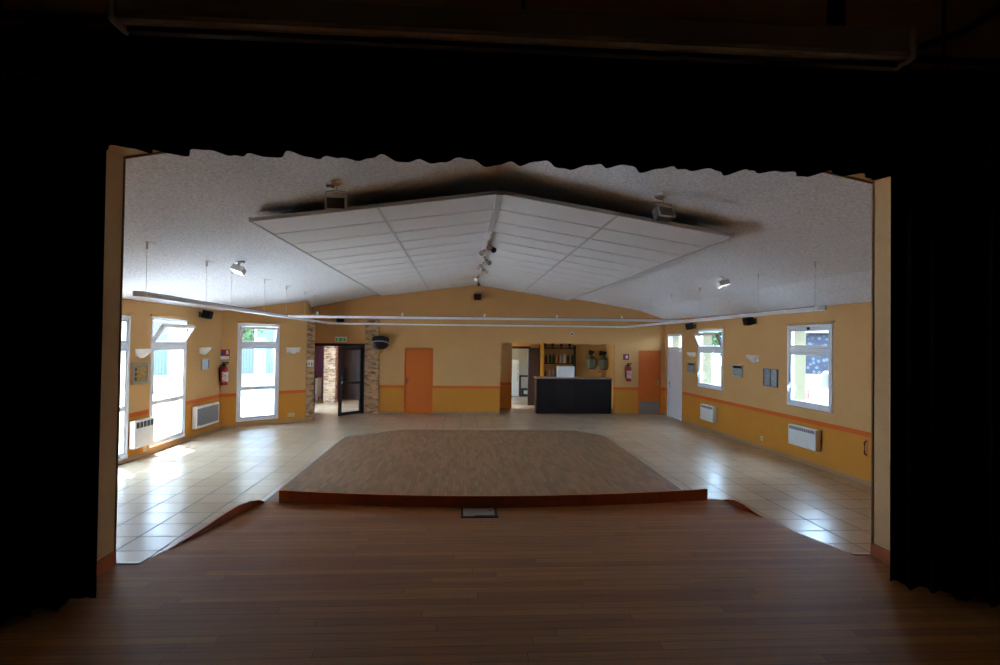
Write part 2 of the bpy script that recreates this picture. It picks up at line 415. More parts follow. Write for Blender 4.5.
# curved kerb along the stage front: what stands on the apron is one bent board each
def bent_board(name, pts, heights, th, label):
    mb = MB(); rings = []
    for i, (x, y) in enumerate(pts):
        p = Vector(pts[max(i-1, 0)]); q = Vector(pts[min(i+1, len(pts)-1)]); t = (q-p).normalized(); nn = Vector((-t.y, t.x))*th
        h = heights[i]; rings.append([mb.b.verts.new(c) for c in ((x, y, .6), (x, y, .6+h), (x+nn.x, y+nn.y, .6+h), (x+nn.x, y+nn.y, .6))])
    for a_, b_ in zip(rings, rings[1:]):
        for k in range(4): mb.b.faces.new((a_[k], a_[(k+1)%4], b_[(k+1)%4], b_[k]))
    mb.b.faces.new(rings[0][::-1]); mb.b.faces.new(rings[-1])
    return tag(obj(name, mb, 'kerb'), label, 'stage kerb')
bent_board('stage_kerb', arc, [.103]*len(arc), .028, 'long bowed orange-brown kerb board along the stage front edge')
bent_board('stage_kerb', [(-2.03, 4.22), (-1.965, 4.57), (-1.912, 4.85), (-1.876, 5.03), (-1.832, 5.2), (-1.80, 5.32), (-1.78, 5.40)], [.004, .034, .064, .076, .070, .045, .010], .022, 'low tapered orange kerb strip at the left side of the stage apron')
bent_board('stage_kerb', [(2.63, 4.86), (2.61, 5.0), (2.592, 5.12), (2.575, 5.24), (2.56, 5.34), (2.545, 5.40)], [.004, .026, .046, .046, .026, .006], -.024, 'short tapered orange kerb strip at the right side of the stage apron')
# stage house
struct('wall_stage_left', mb=B(-4.5, -4.4, -3, 3.72, .0, 4.7), mat='stagewall'); struct('wall_stage_right', mb=B(5.0, 5.1, -3, 3.72, .0, 4.7), mat='stagewall')
struct('wall_stage_rear', mb=B(-4.5, 5.1, -3, -2.9, 0, 4.7), mat='stagewall'); struct('ceiling_stage', mb=B(-4.6, 5.2, -3.1, 3.97, 4.6, 4.72), mat='stageceil')

# ------------------------------------------------------------------ windows (structure) 
def window(name, W, u0, u1, z0, z1, zt, zm, tilt, label, hside=1):
    """white PVC window; u0<u1 along the wall, zt transom height, zm lower rail, tilt opens the top hopper inward"""
    r = struct(name, label, 'window', loc=W.at(u0, 0), rz=W.rz); w = u1-u0; f = .055
    fr = MB()
    fr.box(0, f, -.09, .02, z0, z1, .006).box(w-f, w, -.09, .02, z0, z1, .006).box(0, w, -.09, .02, z1-f, z1, .006).box(0, w, -.09, .025, z0, z0+f, .006)
    fr.box(f, w-f, -.08, .012, zt-.035, zt+.035)
    obj('frame', fr, 'pvc', r)
    s = MB(); g = .05; s0, s1 = z0+f+.003, zt-.038; x0, x1 = f+.003, w-f-.003
    s.box(x0, x0+g, -.06, .008, s0, s1, .005).box(x1-g, x1, -.06, .008, s0, s1, .005).box(x0, x1, -.06, .008, s0, s0+g, .005).box(x0, x1, -.06, .008, s1-g, s1, .005)
    if zm: s.box(x0, x1, -.06, .01, zm-.04, zm+.04, .005)
    sash = obj('sash', s, 'pvc', r)
    obj('pane', B(x0+g-.01, x1-g+.01, -.03, -.024, s0+g-.01, s1-g+.01), 'glass', sash)
    h = MB().box(-.014, .014, 0, .02, -.05, .05, .004).tube([(0, .03, 0), (0, .045, -.02), (0, .045, -.13)], .011)
    ho = obj('handle', h, 'pvc', sash); hx = x0+.025 if hside < 0 else x1-.025; ho.location = (hx, .009, z0+.38 if not zm else z0+1.0)
    # hopper
    h0, h1 = zt+.038, z1-f-.003; T = Matrix.Translation((0, -.02, h0)) @ Matrix.Rotation(-tilt, 4, 'X') @ Matrix.Translation((0, .02, -h0))
    s = MB()
    for a_ in ((x0, x0+g, h0, h1), (x1-g, x1, h0, h1), (x0, x1, h0, h0+g), (x0, x1, h1-g, h1)): s.box(a_[0], a_[1], -.06, .008, a_[2], a_[3], .005, T)
    hp = obj('hopper_sash', s, 'pvc', r)
    obj('pane', B(x0+g-.01, x1-g+.01, -.03, -.024, h0+g-.01, h1-g+.01, mat=T), 'glass', hp)
    if tilt:
        top = T @ Vector((0, 0, h1-.03))
        st = MB().tube([(f, -.02, h1-.12), (x0+.004, top.y-.01, top.z)], .007).tube([(w-f, -.02, h1-.12), (x1-.004, top.y-.01, top.z)], .007)
        obj('stay', st, 'chrome', r)
    else:
        obj('latch', B(w/2-.03, w/2+.03, .008, .03, h1-.03, h1+.02, .005), 'black', hp)
    # cream sill and blind box strip above
    obj('sill', B(-.02, w+.02, -.33, -.095, z0-.03, z0+.004), 'cream', r)
    obj('top_cover', B(-.05, w+.05, 0, .045, z1+.03, z1+.055, .004), plain('tan_strip', (196,150,92), .6) if 'tan_strip' not in bpy.data.materials else bpy.data.materials['tan_strip'], r)
    return r
window('window_1', WL, *uW1, .07, 2.46, 1.95, .91, 0, 'tall white left-wall window nearest the stage, half hidden by the jamb', 1)
window('window_2', WL, *uW2, .11, 2.46, 1.95, .91, .55, 'tall white left-wall window with its top pane tilted open', 1)
window('window_3', WA, *uA, .13, 2.45, 1.95, .91, .22, 'tall bright white window in the angled wall beside the extinguisher', 1)
window('window_4', WR, *uR4, 1.03, 2.48, 1.99, None, .45, 'far right-wall window with tilted top pane, near the white door', 1)
window('window_5', WR, *uR5, 1.0, 2.48, 2.03, None, 0, 'large closed right-wall window nearest the stage', 1)

# ------------------------------------------------------------------ doors (structure)
def obox_door(name, x0, x1, zb, zt, label, kick):
    r = struct(name, label, 'door', loc=(x1, 16.7, 0), rz=PI); w = x1-x0     # local x runs to the left in the picture, y into the hall
    fr = MB().box(0, .02, -.10, .012, zb, zt).box(w-.02, w, -.10, .012, zb, zt).box(.02, w-.02, -.10, .012, zt-.02, zt)
    obj('frame', fr, 'orange', r)
    obj('leaf', B(.022, w-.022, -.075, -.03, zb+.012, zt-.022, .004), 'orange', r)
    if kick: obj('kick_plate', B(.03, w-.03, -.03, -.026, zb+.02, .40), 'kick', r)
    h = MB().box(-.015, .015, 0, .008, -.08, .08, .003).tube([(0, .008, .02), (0, .045, .02), (.09 if kick else -.09, .045, .02)], .008)
    ho = obj('handle', h, 'chrome', r); ho.location = (.07 if kick else w-.07, -.03, .95)
    return r
obox_door('door_1', -1.64, -.82, .02, 1.895, 'flat orange door in the middle of the back wall', False)
obox_door('door_2', 5.25, 5.93, 0, 1.91, 'orange door with grey kick plate beside the bar', True)
# white panel door with glazed transom on the right wall
r = struct('door_3', 'white panelled door with bright transom light in the far right wall', 'door', loc=WR.at(uRD[0], 0), rz=WR.rz); w = uRD[1]-uRD[0]
fr = MB().box(0, .06, -.10, .02, 0, 2.40, .005).box(w-.06, w, -.10, .02, 0, 2.40, .005).box(.06, w-.06, -.10, .02, 2.33, 2.40, .005).box(.06, w-.06, -.10, .02, 1.93, 2.03, .005)
obj('frame', fr, 'pvc', r)
lf = MB().box(.063, w-.063, -.07, -.02, .01, 1.925)
for za, zb in ((.12, .88), (1.0, 1.82)):
    lf.box(.16, w-.16, -.02, -.008, za, zb, .004).box(.20, w-.20, -.008, -.002, za+.05, zb-.05)
lfo = obj('leaf', lf, 'pvc', r)
ho = obj('handle', MB().box(-.015, .015, 0, .008, -.1, .1, .003).tube([(0, .008, .03), (0, .05, .03), (-.10, .05, .03)], .009), 'chrome', lfo); ho.location = (w-.12, -.02, .95)
obj('transom_pane', B(.06, w-.06, -.05, -.044, 2.03, 2.33), 'glass', r)
# dark glazed entrance: fixed frame plus open leaf
r = struct('door_4', 'dark brown glazed entrance door standing open into the hall', 'door', loc=(-2.76, 16.7, 0), rz=PI); w = 1.48
obj('frame', MB().box(0, .07, -.1, .02, 0, 2.0, .004).box(w-.05, w, -.1, .02, 0, 2.0, .004).box(.07, w-.05, -.1, .02, 1.92, 2.0, .004), 'darkwood', r)
dx, dy = -3.31+2.80, 15.97-16.66; dl = math.hypot(dx, dy)
leaf = MB(); dw = dl
leaf.box(0, .10, -.02, .02, .012, 1.915, .004).box(dw-.10, dw, -.02, .02, .012, 1.915, .004).box(.10, dw-.10, -.02, .02, .012, .10, .004).box(.10, dw-.10, -.02, .02, 1.82, 1.915, .004).box(.10, dw-.10, -.02, .02, .86, .94, .004)
lf = obj('leaf', leaf, 'darkwood', r); lf.location = (.075, .03, 0)
# leaf swings toward the hall: local x is -X world, local y is -Y world
lf.rotation_euler = (0, 0, math.atan2(-dy, -dx))
obj('pane', MB().box(.09, dw-.09, -.004, .004, .09, .87).box(.09, dw-.09, -.004, .004, .93, 1.83), 'dglass', lf)
ho = obj('handle', MB().tube([(0, .02, -.09), (0, .055, -.09), (0, .055, .09), (0, .02, .09)], .01), 'chrome', lf); ho.location = (dw-.05, 0, 1.0)

struct('light_blocker_1', mb=B(-1.8, -.66, 16.84, 16.9, 0, 2.1), mat='stagewall'); struct('light_blocker_2', mb=B(5.1, 6.2, 16.84, 16.9, 0, 2.1), mat='stagewall')  # unseen panels added behind the orange doors to stop daylight leaking under them
struct('sun_blocker_window', mb=MB().prism([(-5.97, 13.7), (-4.45, 15.3), (-4.45, 17.0), (-5.4, 17.6), (-7.6, 15.2)], 2.78, 2.9), mat='cream')  # unseen slab added to keep direct sun out of the angled-wall window
struct('sun_blocker_lobby', mb=B(-6.7, -5.16, 16.95, 20.8, 2.5, 2.6), mat='cream')  # unseen overhang added to block the sun at the lobby's side opening
# ------------------------------------------------------------------ lobby beyond the entrance, bar alcove, kitchen
struct('wall_lobby_rear', mb=B(-5.2, -1.9, 20.6, 20.7, 0, 2.7), mat='purple')
struct('wall_lobby_right', mb=B(-2.0, -1.9, 16.84, 21, 0, 2.7), mat='wall')
struct('ceiling_lobby', mb=B(-5.2, -1.9, 16.84, 21.1, 2.5, 2.6), mat='white')
struct('wall_lobby_left', mb=MB().box(-5.15, -5.05, 16.9, 17.2, 0, 2.5).box(-5.15, -5.05, 17.2, 18.7, 2.05, 2.5).box(-5.15, -5.05, 18.7, 20.65, 0, 2.5), mat='purple')
struct('column_lobby_stone', 'pale stone pillar inside the entrance lobby', 'pillar', B(-4.60, -4.22, 19.55, 19.9, 0, 2.5), 'stone')
struct('door_5', 'closed dark brown door at the back of the lobby', 'door', MB().box(-4.18, -3.42, 20.5, 20.58, 0, 2.05, .006).box(-4.05, -3.55, 20.48, 20.5, .15, .95, .004).box(-4.05, -3.55, 20.48, 20.5, 1.05, 1.95, .004), 'darkwood')
struct('wall_lobby_stone', mb=B(-3.40, -2.0, 20.2, 20.58, 0, 2.5), mat='stone')
# bar alcove
struct('wall_bar_rear', mb=wall_mesh(3.96, 2.2, [(3.96-(2.46-1.0), 3.96-(1.62-1.0), -.01, 1.9)], .1), mat='barwall', loc=(4.96, 19.2, 0), rz=PI)
mb = B(1.02, 1.14, 16.82, 18.3, 0, 2.2); struct('wall_bar_left', mb=mb, mat='wall')
struct('wall_bar_left_return', mb=B(1.02, 1.62, 18.3, 18.4, 0, 2.2), mat='wall')
struct('wall_bar_right', mb=B(4.9, 5.0, 16.82, 19.2, 0, 2.2), mat='barwall'); struct('ceiling_bar', mb=B(1.0, 5.0, 16.82, 19.3, 2.09, 2.2), mat='white')
# kitchen behind
struct('wall_kitchen_rear', mb=B(.6, 3.2, 24.2, 24.3, 0, 2.6), mat='kitwall'); struct('wall_kitchen_right', mb=B(3.0, 3.1, 19.3, 24.2, 0, 2.6), mat='kitwall')
struct('wall_kitchen_left', mb=MB().box(.6, .7, 19.3, 24.2, 0, 1.0).box(.6, .7, 19.3, 24.2, 2.1, 2.6).box(.6, .7, 19.3, 21.6, 1.0, 2.1).box(.6, .7, 22.5, 24.2, 1.0, 2.1), mat='kitwall')
struct('wall_kitchen_front', mb=B(.6, 1.6, 19.3, 19.4, 0, 2.6), mat='kitwall')
struct('ceiling_kitchen', mb=B(.6, 3.1, 19.3, 24.3, 2.5, 2.6), mat='kitwall')
# dark frame of the kitchen doorway and the dark door opened against the bar
struct('trim_4', mb=MB().box(1.56, 1.63, 19.05, 19.24, 0, 1.97).box(2.24, 2.30, 19.05, 19.24, 0, 1.97).box(1.63, 2.24, 19.05, 19.24, 1.89, 1.97), mat='darkwood')
r = struct('door_6', 'dark brown kitchen door folded back beside the bar shelves', 'door', loc=(2.30, 19.05, 0), rz=math.radians(-20))
obj('leaf', MB().box(0, .32, -.04, 0, .01, 1.93, .004).box(.03, .29, -.048, -.04, .12, .9).box(.03, .29, -.048, -.04, 1.0, 1.82), 'darkwood', r)
struct('trim_5', mb=B(2.62, 2.74, 18.9, 18.96, 0, 2.05), mat='yellow')

# ------------------------------------------------------------------ bar furniture
t = thing('bar_counter', 'dark brown bar counter with pale worktop filling the alcove opening', 'bar counter', (0, 0, 0))
bc = MB().box(2.24, 4.50, 16.90, 17.35, .0, 1.03)
for k in range(4): bc.box(2.26+k*.565, 2.26+k*.565+.52, 16.885, 16.90, .08, .98, .004)
obj('body', bc, 'counter', t); obj('worktop', B(2.215, 4.525, 16.85, 17.40, 1.03, 1.07, .006), 'ctop', t)
t = thing('white_box', 'plain white box standing on the bar counter', 'box', (3.14, 17.12, 1.07))
obj('body', B(-.25, .25, -.14, .14, 0, .33, .012), 'white', t); obj('lid_edge', B(-.255, .255, -.145, .145, .30, .318, .003), 'paper', t)
# shelf unit with bottles
t = thing('bottle_shelf', 'dark wooden bottle shelf on the rear wall of the bar', 'shelf', (3.21, 19.05, 0))
obj('side_panel', B(-.60, -.57, -.12, .15, .9, 2.02), 'darkwood', t); obj('side_panel', B(.57, .60, -.12, .15, .9, 2.02), 'darkwood', t)
obj('back_panel', B(-.57, .57, .12, .148, .9, 2.02), plain('shelf_back', (196,148,94), .7), t)
shz = (.92, 1.12, 1.42, 1.62, 1.93)
for z in (.92, 1.42, 1.93): obj('shelf_board', B(-.57, .57, -.12, .12, z-.024, z), 'darkwood', t)
def make_bottle(nm, r, h, mat, label):
    t = thing(nm, label, 'bottle')
    obj('body', MB().lathe([(0, 0), (r, 0), (r, h*.6), (r*.8, h*.68), (r*.33, h*.78), (r*.3, h*.93), (0, h*.93)], 12), mat, t, True)
    obj('cap', MB().lathe([(0, h*.93), (r*.36, h*.93), (r*.36, h), (0, h)], 10), 'b3' if mat != 'b3' else 'red', t)
    return t
protos = [make_bottle('green_bottle', .042, .36, 'b1', ''), make_bottle('brown_bottle', .045, .33, 'b2', ''), make_bottle('clear_bottle', .046, .35, 'b3', ''), make_bottle('amber_bottle', .05, .30, 'b4', '')]
cname = ['dark green', 'brown', 'clear', 'amber']; used = set()
for si, (z, nm) in enumerate(((.92, 'bottom'), (1.42, 'middle'))):
    for k in range(9):
        q = [0, 1, 2, 3][(k*3+si*2+(k//3)) % 4]; x = 3.21-.5+k*.125; y = 19.05+(.03 if k % 2 else -.03)
        lab = '%s glass bottle, %s from the left on the %s shelf behind the bar' % (cname[q], ['first', 'second', 'third', 'fourth', 'fifth', 'sixth', 'seventh', 'eighth', 'ninth'][k], nm)
        g = 'bottles on the bar shelf'
        if q not in used:
            used.add(q); o = protos[q]; o.location = (x, y, z+.001); o['label'] = lab; o['group'] = g
        else: dup(protos[q], (x, y, z+.001), 0, lab, g)
# cups lined up on top board
def make_cup(label):
    t = thing('trophy_cup', label, 'cup', group='cups on top of the bar shelf')
    obj('bowl', MB().lathe([(0, .06), (.02, .06), (.05, .09), (.055, .15), (.05, .15), (.04, .1), (0, .075)], 12), 'brass', t, True)
    obj('foot', MB().lathe([(0, 0), (.045, 0), (.045, .02), (.012, .03), (.012, .062), (0, .062)], 12), 'black', t, True)
    return t
c0 = None
for k, x in enumerate((2.78, 3.05, 3.34, 3.62)):
    lab = 'small brass cup on black foot, %s from the left on the bar shelf top' % ['first', 'second', 'third', 'fourth'][k]
    if c0 is None: c0 = make_cup(lab); c0.location = (x, 19.05, 1.931)
    else: dup(c0, (x, 19.05, 1.931), 0, lab, 'cups on top of the bar shelf')
# two grey-green lanterns on the rear wall
def lantern(label):
    t = thing('wall_lantern', label, 'lantern', group='grey-green lanterns behind the bar')
    obj('shade', MB().lathe([(.0, -.22), (.15, -.22), (.19, -.10), (.19, .08), (.06, .19), (.0, .19)], 6), 'lantern', t)
    obj('cap', MB().lathe([(0, .36), (.07, .36), (.10, .30), (.03, .24), (.03, .18), (.075, .165), (0, .165)], 10), 'black', t)
    obj('base_ring', MB().lathe([(0, -.26), (.10, -.26), (.155, -.215), (0, -.215)], 6), 'darkgrey', t)
    obj('wall_arm', MB().tube([(0, 0, .30), (0, .2, .30)], .015).box(-.05, .05, .195, .215, .22, .38), 'black', t)
    return t
l0 = lantern('grey-green lantern on the bar wall, the left one of two'); l0.location = (4.36, 18.985, 1.49)
dup(l0, (4.78, 18.985, 1.47), .3, 'grey-green lantern on the bar wall, the right one near the corner')
t = thing('bar_tap', 'small chrome tap on the bar worktop at its right end', 'tap', (4.27, 17.15, 1.07))
obj('column', MB().lathe([(0, 0), (.035, 0), (.035, .015), (.014, .03), (.014, .17), (0, .17)], 12), 'chrome', t, True); obj('spout', MB().tube([(0, 0, .165), (-.05, -.02, .19), (-.12, -.05, .17), (-.13, -.05, .12)], .011), 'chrome', t); obj('lever', MB().tube([(0, 0, .17), (.06, 0, .21)], .009), 'chrome', t)
# kitchen things
t = thing('refrigerator', 'white two-door refrigerator seen through the kitchen doorway', 'refrigerator', (1.92, 22.3, 0))
obj('body', B(-.3, .3, -.28, .32, .02, 1.42, .01), 'white', t); d1 = obj('door', B(-.3, .3, -.33, -.285, .04, .98, .012), 'white', t); d2 = obj('door', B(-.3, .3, -.33, -.285, 1.0, 1.41, .012), 'white', t)
obj('handle', MB().tube([(.25, -.33, .6), (.25, -.36, .62), (.25, -.36, .9), (.25, -.33, .92)], .01), 'chrome', d1); obj('handle', MB().tube([(.25, -.33, 1.05), (.25, -.36, 1.07), (.25, -.36, 1.25), (.25, -.33, 1.27)], .01), 'chrome', d2)
t = thing('kitchen_table', 'small dark table standing beside the refrigerator', 'table', (2.55, 22.3, 0))
obj('tabletop', B(-.3, .3, -.3, .3, .77, .81, .006), 'black', t)
for sx in (-1, 1):
    for sy in (-1, 1): obj('leg', B(sx*.26-.022, sx*.26+.022, sy*.26-.022, sy*.26+.022, 0, .77), 'darkgrey', t)
t = thing('storage_crate', 'dark crate with a pale front under the kitchen table', 'crate', (2.55, 22.3, 0))
obj('body', MB().box(-.2, .2, -.2, .2, 0, .02).box(-.2, -.18, -.2, .2, .02, .3).box(.18, .2, -.2, .2, .02, .3).box(-.18, .18, -.2, -.18, .02, .3).box(-.18, .18, .18, .2, .02, .3), 'darkgrey', t); obj('front_label', B(-.12, .12, -.206, -.2, .1, .24), 'paper', t)
# white radiator in the lobby
t = thing('lobby_radiator', 'white panel radiator low on the lobby wall, left of the stone pillar', 'radiator', (-4.90, 20.15, 0))
rb = MB()
for k in range(6): rb.box(-.05+.0, .03, -.3+k*.1, -.3+k*.1+.085, .14, .78, .01)
obj('body', rb, 'white', t); obj('foot', B(-.04, .02, -.25, -.2, 0, .14), 'white', t); obj('foot', B(-.04, .02, .2, .25, 0, .14), 'white', t)
obj('valve', MB().tube([(0, -.32, .2), (0, -.38, .2), (0, -.38, .27)], .018), 'chrome', t)

# ------------------------------------------------------------------ electric heaters
def heater(W, u, z, w, h, kind, label):
    t = thing('panel_heater', label, 'heater', W.at(u, z, .02), W.rz, None)
    obj('wall_bracket', B(-w/2+.08, w/2-.08, -.02, .004, .08, h-.08), 'darkgrey', t)
    obj('casing', B(-w/2, w/2, 0, .10, 0, h, .012), 'white', t)
    if kind == 'grid':          # dark outlet slots along the top of the front
        n = 5; g = MB(); s = (w-.06)/n
        for k in range(n): g.box(-w/2+.03+k*s+.012, -w/2+.03+(k+1)*s-.012, .099, .104, h-.13, h-.03)
        obj('outlet_grille', g, 'darkgrey', t)
    elif kind == 'face':
        obj('front_grille', B(-w/2+.05, w/2-.02, .099, .106, .05, h-.045, .003), 'greyface', t)
        obj('top_strip', B(-w/2+.02, w/2-.02, .1, .108, h-.035, h-.012), 'white', t)
    else:
        g = MB()
        for k in range(12): g.box(-w/2+.03+k*(w-.06)/12+.006, -w/2+.03+(k+1)*(w-.06)/12-.006, .099, .103, h-.075, h-.02)
        obj('outlet_grille', g, 'greyface', t)
    obj('control_knob', MB().lathe([(0, 0), (.022, 0), (.02, .02), (0, .02)], 12, Matrix.Translation((w/2-.06, .10, .05 if kind != 'grid' else .04)) @ Matrix.Rotation(-PI/2, 4, 'X')), 'paper', t)
    return t
heater(WL, WL.u(XL, 10.34), .21, .60, .47, 'grid', 'white wall heater with dark slots between the two left windows')
heater(WL, WL.u(XL, 12.80), .21, 1.08, .46, 'face', 'wide wall heater with grey grille front on the left wall')
heater(WR, WR.u(6.1, 13.62), .25, .70, .38, 'slots', 'small white wall heater under the far right window')
heater(WR, WR.u(6.15, 9.80), .31, .80, .36, 'slots', 'large white wall heater under the near right window')
# ------------------------------------------------------------------ wall sconces
def sconce_mesh(t):
    n = 20; mb = MB(); rows = []
    for j in range(7):
        s = j/6; r = math.sin(.25+s*1.32); z = -.09+.16*s
        rows.append([mb.b.verts.new((r*.19*math.cos(PI*k/n), r*.15*math.sin(PI*k/n), z)) for k in range(n+1)])
    for q, w in zip(rows, rows[1:]):
        for k in range(n): mb.b.faces.new((q[k], q[k+1], w[k+1], w[k]))
    mb.b.faces.new(rows[0]); 
    ins = [mb.b.verts.new((v.co.x*.9, v.co.y*.9, v.co.z-.015)) for v in rows[-1]]
    for k in range(n): mb.b.faces.new((rows[-1][k], rows[-1][k+1], ins[k+1], ins[k]))
    mb.b.faces.new(ins)
    obj('bowl', mb, 'white', t, True); obj('back_plate', B(-.17, .17, -.002, .012, -.06, .06, .003), 'white', t)
s0 = None; labs = ['white half-bowl wall light between the two left windows', 'white half-bowl wall light above the small plaque on the left wall', 'white half-bowl wall light right of the angled-wall window', 'white half-bowl wall light beside the white far door', 'white half-bowl wall light between the two right windows']
for (W, u), lab in zip(((WL, WL.u(XL, 10.38)), (WL, WL.u(XL, 12.75)), (WA, WA.u(-4.25, 14.80)), (WR, WR.u(6.08, 14.72)), (WR, WR.u(6.12, 11.62))), labs):
    if s0 is None: s0 = thing('wall_sconce', lab, 'wall light', W.at(u, 1.83), W.rz, 'half-bowl wall lights'); sconce_mesh(s0)
    else: dup(s0, W.at(u, 1.83), W.rz, lab, 'half-bowl wall lights')
# ------------------------------------------------------------------ framed pictures and notices
def picture(nm, W, u, z, w, h, fmat, imat, label, cat='picture', border=.03, mount=None, inner=None):
    t = thing(nm, label, cat, W.at(u, z), W.rz); 
    f = MB().box(-w/2, w/2, .002, .03, 0, border, .003).box(-w/2, w/2, .002, .03, h-border, h, .003).box(-w/2, -w/2+border, .002, .03, border, h-border).box(w/2-border, w/2, .002, .03, border, h-border)
    obj('frame', f, fmat, t)
    p = obj('print', B(-w/2+border, w/2-border, .002, .014, border, h-border), imat, t)
    if inner: inner(p, w, h, border)
    return t
def three_tiles(p, w, h, b):
    [obj('small_photo', B(w/2-.15, w/2-.09, .014, .017, h-dz-.05, h-dz), 'darkgrey', p) for dz in (.09, .17, .25)]
picture('framed_poster', WL, WL.u(XL, 10.34), 1.29, .50, .37, 'frame_s', 'goldposter', 'framed golden poster below the wall light between the left windows', border=.05, inner=three_tiles)
picture('wall_plaque', WL, WL.u(XL, 12.82), 1.41, .34, .24, 'frame_s', 'blueplaque', 'small pale blue plaque on the left wall beside the corner', 'plaque', .025)
def land(p, w, h, b): obj('dark_caption_band', B(-w/2+b, w/2-b, .014, .016, h*.72, h-b), 'darkgrey', p)
picture('framed_photo', WR, WR.u(6.08, 14.78), 1.36, .42, .27, 'frame_s', 'photo1', 'small framed landscape photo left of the far right window', border=.02, inner=land)
picture('framed_photo', WR, WR.u(6.115, 12.30), 1.40, .43, .27, 'frame_s', 'photo1', 'framed landscape photo right of the far right window', border=.025, inner=land)
t = thing('notice_board', 'grey two-leaf notice frame between the right windows', 'notice board', WR.at(WR.u(6.135, 10.98), 1.29), WR.rz)
obj('frame', MB().box(-.25, .25, .002, .03, 0, .02).box(-.25, .25, .002, .03, .335, .355).box(-.25, -.232, .002, .03, .02, .335).box(.232, .25, .002, .03, .02, .335).box(-.008, .008, .002, .03, .02, .335), 'greyface', t)
obj('sheet', B(-.232, -.008, .004, .014, .02, .335), 'typed', t); obj('sheet', B(.008, .232, .004, .014, .02, .335), 'typed', t)
# ------------------------------------------------------------------ extinguishers and signs
def extinguisher(loc, rz, label):
    t = thing('fire_extinguisher', label, 'fire extinguisher', loc, rz); S = Matrix.Translation((0, .10, 0))
    obj('cylinder', MB().lathe([(0, 0), (.07, 0), (.08, .02), (.08, .36), (.07, .41), (.03, .44), (0, .44)], 20, S), 'red', t, True)
    obj('label_band', MB().lathe([(.0812, .08), (.0812, .31)], 14, S @ Matrix.Rotation(0, 4, 'Z'), .5, 2.6), 'label', t)
    obj('valve', MB().lathe([(0, .44), (.025, .44), (.025, .49), (0, .49)], 10, S).box(-.09, .05, .088, .112, .50, .53, .004).box(-.07, .03, .09, .11, .47, .485, .003), 'black', t)
    obj('hose', MB().tube([(.02, .1, .47), (.09, .11, .46), (.115, .12, .38), (.11, .12, .2), (.1, .115, .08)], .012), 'black', t)
    obj('wall_bracket', B(-.03, .03, -.004, .025, .1, .5), 'darkgrey', t)
    return t
extinguisher(WA.at(WA.u(-5.44, 13.75)+.10, 1.02), WA.rz, 'red fire extinguisher hanging on the angled wall beside the tall window')
extinguisher((4.93, 16.7, 1.00), PI, 'red fire extinguisher on the back wall between bar and orange door')
t = thing('fire_sign', 'red and white fire instruction sign above the angled-wall extinguisher', 'sign', WA.at(WA.u(-5.44, 13.75)+.07, 1.60), WA.rz)
obj('panel', B(-.11, .11, .001, .008, 0, .24), 'red', t); obj('print', MB().box(-.10, .10, .008, .01, .01, .09), 'paper', t); obj('blue_square', B(.02, .10, .008, .0105, .10, .17), plain('sign_blue', (50,70,130), .5), t); obj('white_symbol', MB().prism([(-.08, .13), (-.03, .13), (-.03, .21), (-.055, .225), (-.08, .21)], -.0105, -.008, Matrix.Rotation(PI/2, 4, 'X')), 'paper', t)
t = thing('fire_sign', 'small square purple-red sign above the back-wall extinguisher', 'sign', (4.87, 16.7, 1.62), PI)
obj('panel', B(-.09, .09, .001, .008, 0, .18), 'magenta', t); obj('white_symbol', MB().prism([(-.05, .05), (.01, .05), (.01, .12), (-.02, .145), (-.05, .12)], -.0105, -.008, Matrix.Rotation(PI/2, 4, 'X')), 'paper', t)
t = thing('exit_sign', 'green and white emergency exit sign above the entrance door', 'sign', (-3.46, 16.7, 2.05), PI)
obj('housing', B(-.16, .16, .001, .05, 0, .14, .006), 'white', t); obj('panel', B(-.14, .14, .05, .053, .02, .10), 'green', t)
ar = Matrix.Translation((0, .056, 0)) @ Matrix.Rotation(PI/2, 4, 'X')
obj('arrow_symbol', MB().prism([(-.11, .05), (-.07, .09), (-.07, .07), (-.02, .07), (-.02, .045), (-.07, .045), (-.07, .03)], 0, .003, ar), 'paper', t); obj('doorway_symbol', MB().prism([(.04, .03), (.09, .03), (.09, .09), (.04, .09)], 0, .003, ar), 'paper', t)
t = thing('toilet_sign', 'small square white pictogram sign on the left brick pillar', 'sign', WA.at(-.09, 1.40, .016), WA.rz)
obj('panel', B(-.08, .08, 0, .006, 0, .17), 'paper', t); pm = Matrix.Translation((0, .009, 0)) @ Matrix.Rotation(PI/2, 4, 'X')
obj('man_symbol', MB().prism([(.052, .03), (.032, .03), (.028, .10), (.034, .12), (.05, .12), (.056, .10)], 0, .003, pm), 'darkgrey', t); obj('woman_symbol', MB().prism([(-.055, .03), (-.015, .03), (-.026, .10), (-.028, .12), (-.042, .12), (-.044, .10)], 0, .003, pm), 'darkgrey', t)
t = thing('smoke_detector', 'small round grey detector on the back wall above the bar', 'detector', (3.25, 16.7, 2.37), PI)
obj('base', MB().lathe([(0, 0), (.055, 0), (.055, .015), (0, .015)], 16, Matrix.Rotation(-PI/2, 4, 'X')), 'white', t); obj('sensor', MB().lathe([(.0, .015), (.04, .015), (.03, .04), (0, .045)], 16, Matrix.Rotation(-PI/2, 4, 'X')), 'greyface', t, True)
def socket(W, u, z, n, label, nm='wall_socket'):
    t = thing(nm, label, 'socket', W.at(u, z), W.rz)
    obj('plate', B(-.045*n, .045*n, .001, .012, 0, .09, .003), plain('ivory', (214,196,150), .4) if 'ivory' not in bpy.data.materials else bpy.data.materials['ivory'], t)
    for k in range(n): obj('socket_well', MB().lathe([(0, .0), (.022, .0), (.024, .004), (.02, .004)], 14, Matrix.Translation((-.045*n+.045+.09*k, .0115, .045)) @ Matrix.Rotation(-PI/2, 4, 'X')), 'greyface', t)
socket(WA, WA.u(-4.27, 14.78), .15, 2, 'ivory double power socket low on the angled wall')
